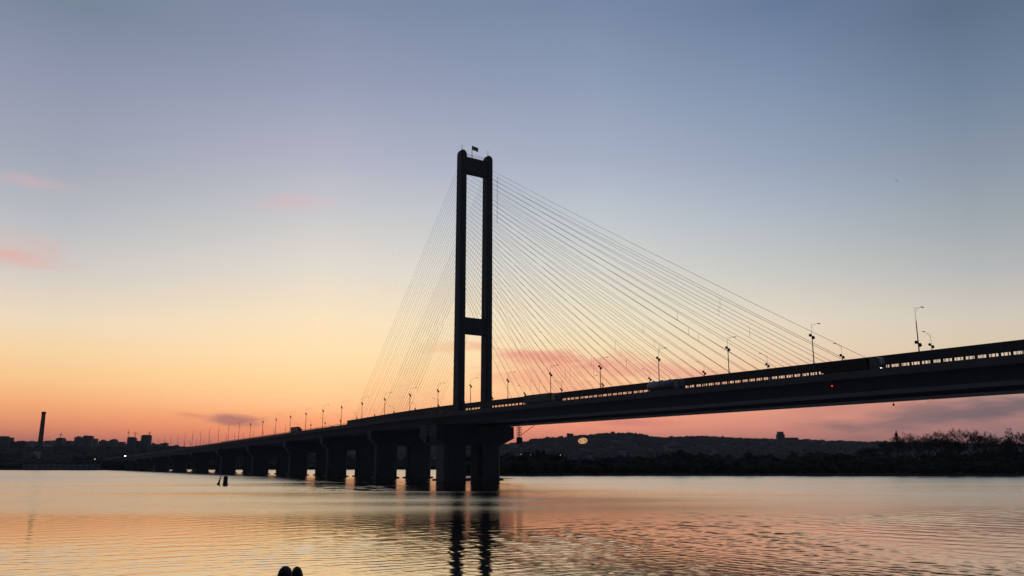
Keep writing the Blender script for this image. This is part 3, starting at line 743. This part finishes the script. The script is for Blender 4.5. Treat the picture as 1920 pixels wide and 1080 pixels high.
# ------------------------------------------------------------------ vehicles (local y = driving direction, towards the right of the photo = -t)
def wheels(root, ys, w=1.15, r=.5):
    for y in ys:
        for x in (-w, w):
            wh = MB().tube((x-.15,y,r), (x+.15,y,r), r, n=14).build('wheel', M['tyre'], root)
            MB().tube((x-.16,y,r), (x+.16,y,r), r*.5, n=10).build('rim', M['grey'], wh)
def cab(root, y0, L_, h, mname, lights=True):       # cab occupying y0-L_ .. y0, front at -y
    f = y0-L_
    b = MB().add([(x, y, z) for x in (-1.22, 1.22) for y, z in ((y0,.75),(f,.75),(f,1.7),(f+.35,h-.35),(f+.9,h),(y0,h))],
                 [(0,1,2,3,4,5),(11,10,9,8,7,6)]+[(i,(i+1)%6+0,6+(i+1)%6,6+i) for i in range(6)]).build('cab', M[mname], root)
    MB().add([(-1.05,f-.02,1.75),(1.05,f-.02,1.75),(1.0,f+.31,h-.4),(-1.0,f+.31,h-.4)], [(0,1,2,3)]).build('windscreen', M['pane'], b)
    for sx_ in (-1, 1):
        MB().add([(sx_*1.24,f+.5,1.8),(sx_*1.24,y0-.3,1.8),(sx_*1.24,y0-.3,h-.6),(sx_*1.24,f+.7,h-.6)], [(0,1,2,3)]).build('side_window', M['pane'], b)
        MB().box(sx_*.95-.18, sx_*.95+.18, f-.08, f-.003, .85, 1.1).build('headlight', M['head'] if lights else M['grey'], b)
        MB().box(sx_*1.42-.08, sx_*1.42+.08, f+.1, f+.2, 1.9, 2.6).build('mirror', M['dark'], b)
    MB().box(-1.2, 1.2, f-.12, f-.004, .4, .8).build('bumper', M['dark'], root)
def semi(s, t, Lt, lab, body, cabm, hb=4.1, lights=True):
    o = tag(empty('lorry', BP(s, t, ROAD+dz(t)+.01), TH), lab, 'lorry', 'lorries crossing the bridge')
    MB().box(-1.27, 1.27, 0, Lt, 1.15, hb).build('trailer', M[body], o, bevel=.06)
    MB().box(-.5, .5, -3.4, Lt-.2, .75, 1.14).build('chassis', M['dark'], o)
    cab(o, -.6, 2.4, 3.6, cabm, lights)
    wheels(o, [-2.3, -.5+.4, Lt-1.4, Lt-2.7, Lt-4.0]); return o
semi(4.2, -189.2, 11.6, 'maroon lorry with blue cab and lit headlight, nearest on the bridge', 'trailer', 'cabblue', 3.55)
semi(4.2, -74.6, 15.0, 'dark grey lorry crossing the bridge just right of the pylon', 'grey', 'cabblue', 3.9, False)
# tanker
o = tag(empty('tanker_lorry', BP(4.2, -130.2, ROAD+.01), TH), 'pale blue-grey tanker lorry on the bridge between the two dark lorries', 'lorry', 'lorries crossing the bridge')
n = 16; m = MB(); prof = [(-.1,.5),(0,1.0),(.35,1.2),(9.6,1.2),(10.1,.95),(10.3,.4)]
vs = [(r_*math.cos(2*math.pi*i/n), y, 2.5+r_*math.sin(2*math.pi*i/n)) for y, r_ in prof for i in range(n)]
fs = [(k*n+i, k*n+(i+1)%n, (k+1)*n+(i+1)%n, (k+1)*n+i) for k in range(5) for i in range(n)]+[tuple(range(n-1,-1,-1)), tuple(range(5*n,6*n))]
m.add(vs, fs).build('tank', M['tank'], o, smooth=True)
for y in (1.8, 5, 8.2): MB().tube((0,y-.3,3.71), (0,y+.3,3.71), .3, n=8).build('hatch', M['dark'], o)
MB().box(-.5, .5, -3.2, 10, .75, 1.25).build('chassis', M['dark'], o); cab(o, -.5, 2.4, 3.7, 'cabblue', False); wheels(o, [-2.2, 0, 6.4, 7.7, 9.0])
# box van/bus far on the approach
t = 168
o = tag(empty('box_lorry', BP(4.2, t-6, ROAD+dz(t)+.05), TH), 'small box lorry on the approach left of the stay cables', 'lorry', 'lorries crossing the bridge')
MB().box(-1.25, 1.25, 0, 9, 1.0, 3.9).build('cargo_box', M['grey'], o, bevel=.05); cab(o, -.2, 2.2, 3.2, 'cabblue', False); wheels(o, [-1.6, 6.5, 7.8])
MB().box(-.5, .5, -2.2, 8.8, .6, .99).build('chassis', M['dark'], o)
def car(s, t, lab, m_='dark'):
    o = tag(empty('car', BP(s, t, ROAD+dz(t)+.02), TH), lab, 'car', 'cars on the bridge approach')
    pr_ = [(-2.2,.35),(-2.25,.75),(-1.3,.95),(-.5,1.45),(1.1,1.5),(1.9,1.0),(2.2,.9),(2.2,.35)]
    n_ = len(pr_); vs = [(x, y, z) for x in (-.88,.88) for y, z in pr_]
    MB().add(vs, [tuple(range(n_)), tuple(range(2*n_-1,n_-1,-1))]+[(i,(i+1)%n_,n_+(i+1)%n_,n_+i) for i in range(n_)]).build('body', M[m_], o)
    MB().add([(-.8,-1.22,1.0),(.8,-1.22,1.0),(.75,-.52,1.46),(-.75,-.52,1.46)], [(0,1,2,3)]).build('windscreen', M['pane'], o)
    wheels(o, [-1.4, 1.4], .8, .33)
car(4.5, 133, 'dark car on the approach just right of the box lorry', 'cabblue')
car(4.5, 112, 'dark car nearest the start of the raised beam on the approach', 'grey')
car(4.5, 385, 'dark car furthest away near the left end of the bridge', 'dark')

# ------------------------------------------------------------------ flag, navigation lights
fo = tag(empty('flag', BP((S1+S2)/2-1.6, 0, CB1[1]), TH), 'two-coloured flag flying from a pole on top of the pylon', 'flag')
MB().tube((0,0,0), (0,0,6.6), .14, .1, 6).build('pole', M['dark'], fo)
for nm_, z0, z1, mm_ in (('upper_stripe', 5.35, 6.3, 'blue'), ('lower_stripe', 4.4, 5.348, 'yellow')):
    m = MB(); vs = []; nn = 14
    for i in range(nn+1):
        x = .08+i/nn*3.0; y = .18*math.sin(i*.75)*i/nn; d = -.25*(i/nn)**1.3+.06*math.sin(i*.9)
        for z in (z0, z1):
            vs.append((x, y-.012, z+d)); vs.append((x, y+.012, z+d))
    for i in range(nn):
        a = i*4; b = a+4; m_f = [(a,b,b+2,a+2),(a+1,a+3,b+3,b+1),(a+2,b+2,b+3,a+3),(a,a+1,b+1,b)]
        m.f += m_f
    m.v = vs; m.build(nm_, M[mm_], fo)
def navlight(s, t, z, lab, m_='red'):
    o = tag(empty('navigation_light', BP(s, t, z), TH), lab, 'signal lamp', 'navigation lights on the bridge girder')
    MB().box(-.25, 0.02, -.2, .2, .1, .22).build('bracket', M['dark'], o)
    MB().lathe([(.05,-.16),(.13,-.12),(.13,.05),(.05,.08)], 8, -.2, 0).build('lens', M[m_], o)
navlight(1.7, -181.2, ROAD-2.0, 'small red lamp on the near face of the bridge girder below the nearest lorry')
no = tag(empty('hanging_lamp', BP(30, -178.2, ROAD-3.8), TH), 'small dark lamp hanging under the girder on the right', 'signal lamp')
MB().tube((0,0,.05), (0,0,-.9), .06, n=5).build('hanger', M['dark'], no); MB().lathe([(.1,-1.4),(.3,-1.2),(.2,-.9)], 8).build('lamp_shade', M['dark'], no)
no = tag(empty('navigation_mark', BP(33.4, -185.8, ROAD-3.8), TH), 'faint red outline mark under the girder near the right edge', 'signal lamp')
mdim = mat('dim red tube', (.4,.03,.03), .5, emit=(1,.1,.08), es=.35)
m = MB()
for i in range(12):
    a, b = 2*math.pi*i/12, 2*math.pi*(i+1)/12
    m.tube((1.3*math.cos(a),0,-.45+.35*math.sin(a)), (1.3*math.cos(b),0,-.45+.35*math.sin(b)), .05, n=4)
m.build('tube_ring', mdim, no); MB().tube((0,0,.05), (0,0,-.12), .04, n=4).build('hanger', M['dark'], no)

# ------------------------------------------------------------------ buoys
bD = 268; b1 = at(425, bD, 0)
o = tag(empty('can_buoy', b1), 'upright dark can buoy floating left of the bridge', 'buoy')
MB().lathe([(.25,-.9),(.8,-.3),(.92,.15),(.75,.35)], 16).build('float', M['buoyred'], o, smooth=True)
MB().lathe([(.74,.3),(.7,1.0),(.64,2.5),(.5,2.72),(.2,2.78)], 16).build('body', M['buoyblk'], o, smooth=True)
MB().tube((.05,0,2.7), (.05,0,3.2), .07, .05, 6).build('top_mark', M['dark'], o)
b2 = at(412, bD+4, 0)
o = tag(empty('spar_buoy', b2), 'slim leaning spar buoy beside the can buoy', 'buoy'); o.rotation_euler = (0, R(14), 0)
MB().lathe([(.15,-.8),(.5,-.2),(.5,.2),(.36,.6)], 12).build('float', M['buoyred'], o, smooth=True)
MB().lathe([(.35,.55),(.2,1.8),(.1,3.2),(.05,3.5)], 10).build('spar', M['buoyblk'], o, smooth=True)

# ------------------------------------------------------------------ birds
def birdo(px, py, D, span, lab, roll):
    x, y, z = px_dir(px, py); o = tag(empty('bird', (x/y*D, D, EYE+z/y*D), roll), lab, 'bird', 'birds over the bridge'); s = span/2
    MB().lathe([(.005,-.5*s),(.09*s,-.2*s),(.11*s,.1*s),(.06*s,.38*s),(.01,.5*s)], 8).build('body', M['bird'], o).rotation_euler = (R(80), 0, 0)
    for k in (-1, 1):
        MB().add([(0,-.12*s,.02),(0,.16*s,.02),(k*.5*s,.1*s,.25*s),(k*s,-.1*s,.05*s),(k*.5*s,-.16*s,.25*s),(0,.02*s,.05)], [(0,1,2,4),(2,3,4),(1,5,2),(5,0,4,2)]).build('wing', M['bird'], o)
birdo(1681, 339, 150, .75, 'higher bird flying at the upper right of the sky', .5)
birdo(1685, 575, 190, .5, 'lower tiny bird above the bridge lamp on the right', 1.0)

# ------------------------------------------------------------------ couple on a bench at the bank
BD = 12.1
def head_z(px, py, d): return zof(px, py, d)
benchx = at(545, BD).x; GZ = 3.72
o = tag(empty('bench', (benchx, BD+.05, GZ), 0), 'wooden bench on the near bank under the seated couple', 'bench')
for k in range(4): MB().box(-.85, .85, -.22+k*.12, -.12+k*.12, .41, .445).build('slat', M['wood'], o)
for x in (-.65, .65): MB().box(x-.04, x+.04, -.2, .22, -.05, .408).build('leg', M['dark'], o)
def person(px, pytop, d, headw, lean, lab, turn, cl, hairlong):
    top = head_z(px, pytop, d); x = at(px, d).x/BEAR*1.0
    u, y_, z_ = px_dir(px, pytop+12); x = u/y_*d
    root = tag(empty('person', (x, d, GZ), 0), lab, 'person', 'couple at the water edge')
    hz = top-GZ-.125; sh = hz-.27                 # head centre, shoulder height
    seat = .47; sx_ = -lean*.35
    J = [(sx_,.02,seat+.06),(sx_*.7,.0,seat+.28),(sx_*.3,-.01,sh-.08),(0,0,sh+.06),(0,.01,sh+.23),
         (sx_*.4-.17,0,sh-.03),(sx_-.25,.05,sh-.3),(sx_-.2,.24,seat+.18),
         (sx_*.4+.17,0,sh-.03),(sx_+.25,.05,sh-.3),(sx_+.2,.24,seat+.18),
         (sx_-.1,.03,seat+.08),(sx_-.12,.45,seat+.06),(sx_-.12,.5,.08),(sx_-.12,.66,.04),
         (sx_+.1,.03,seat+.08),(sx_+.12,.45,seat+.06),(sx_+.12,.5,.08),(sx_+.12,.66,.04)]
    rad = [.15,.13,.14,.065,.055,.075,.05,.036,.075,.05,.036,.095,.065,.045,.04,.095,.065,.045,.04]
    E = [(0,1),(1,2),(2,3),(3,4),(2,5),(5,6),(6,7),(2,8),(8,9),(9,10),(0,11),(11,12),(12,13),(13,14),(0,15),(15,16),(16,17),(17,18)]
    me = bpy.data.meshes.new('body'); me.from_pydata(J, E, []); b = link('body', me, cl, root)
    md = b.modifiers.new('skin', 'SKIN'); sv = me.skin_vertices[0].data
    for i, r_ in enumerate(rad): sv[i].radius = (r_, r_*.8 if i < 3 else r_)
    sv[0].use_root = True
    ss = b.modifiers.new('sub', 'SUBSURF'); ss.levels = 2; ss.render_levels = 2
    # head with jaw, nose, ears
    bm = bmesh.new(); bmesh.ops.create_uvsphere(bm, u_segments=24, v_segments=16, radius=1)
    for v in bm.verts:
        c = v.co.copy(); c.x *= headw*.47; c.y *= .098; c.z *= .122
        if c.z < 0: c.x *= 1-.28*(-c.z/.122); c.y = c.y*(1-.1*(-c.z/.122))+.012*(-c.z/.122)
        if c.y > .085 and abs(c.x) < .02 and -.03 < c.z < .02: c.y += .022
        v.co = c
    hm = bpy.data.meshes.new('head'); bm.to_mesh(hm); bm.free(); hd = link('head', hm, M['skin'], root, (0,0,hz), turn, True)
    for k in (-1, 1):
        MB().lathe([(.008,-.03),(.016,-.01),(.018,.012),(.009,.03)], 8, k*headw*.47, 0).build('ear', M['skin'], hd, smooth=True)
        MB().lathe([(.004,-.008),(.011,-.003),(.011,.003),(.004,.008)], 8, k*.032, .088).build('eye', M['dark'], hd, smooth=True)
    MB().box(-.022, .022, .085, .097, -.058, -.05).build('mouth', M['buoyred'], hd)
    # hair cap: shell over top and back, slightly uneven
    rng = random.Random(int(px)); bm = bmesh.new(); bmesh.ops.create_uvsphere(bm, u_segments=28, v_segments=20, radius=1)
    low = -1.6 if hairlong else -.35
    kill = []
    for v in bm.verts:
        c = v.co.copy(); 
        if c.y > .35 and c.z < .35: kill.append(v)
        if c.z < (-.95 if hairlong else -.75): kill.append(v)
        n1 = 1+rng.uniform(-.012,.016)
        z = c.z*.128*n1
        if hairlong and c.z < -.1: z = -.013+(c.z+.1)*.28
        v.co = Vector((c.x*headw*.5*n1, c.y*.112*n1-.006, z))
    bmesh.ops.delete(bm, geom=list(set(kill)), context='VERTS')
    me = bpy.data.meshes.new('hair'); bm.to_mesh(me); bm.free(); ho = link('hair', me, M['hair'], hd, None, 0, True)
    sd = ho.modifiers.new('thick', 'SOLIDIFY'); sd.thickness = .012; sd.offset = -1
    # hands: palm, four fingers and thumb resting on the thighs
    for k in (-1, 1):
        hb = MB().box(-.038, .038, 0, .085, -.012, .014)
        h_ = hb.build('hand', M['skin'], root, (sx_+k*.19, .23, seat+.16), 0, bevel=.008)
        for i, (fx, fl) in enumerate(((-.029,.062),(-.01,.072),(.01,.068),(.029,.052))):
            MB().tube((fx,.083,.002), (fx,.083+fl*.55,-.004), .0085, .008, 6).tube((fx,.083+fl*.55,-.004), (fx,.083+fl,-.022), .008, .006, 6).build('finger', M['skin'], h_)
        MB().tube((-k*.036,.02,0), (-k*.062,.055,-.008), .011, .008, 6).build('thumb', M['skin'], h_)
person(535, 1061.5, BD, .192, .25, 'person with short dark hair sitting left in the couple at the bottom', -.3, M['cloth'], False)
person(556.5, 1062.5, BD+.12, .158, -.25, 'person with narrower head and longer hair sitting right in the couple', .5, M['cloth2'], True)

# ------------------------------------------------------------------ thin evening haze over the whole place
hz = MB().box(-6800, 6800, -900, 7600, -3, 190).mesh('haze')
hm = bpy.data.materials.new('evening haze'); hm.use_nodes = True; hn = hm.node_tree.nodes; hn.clear()
ho_ = hn.new('ShaderNodeOutputMaterial'); hv = hn.new('ShaderNodeVolumePrincipled'); hv.inputs['Color'].default_value = (.85,.88,.95,1); hv.inputs['Density'].default_value = .00006
hm.node_tree.links.new(hv.outputs[0], ho_.inputs['Volume'])
tag(link('haze', hz, hm), kind='stuff')
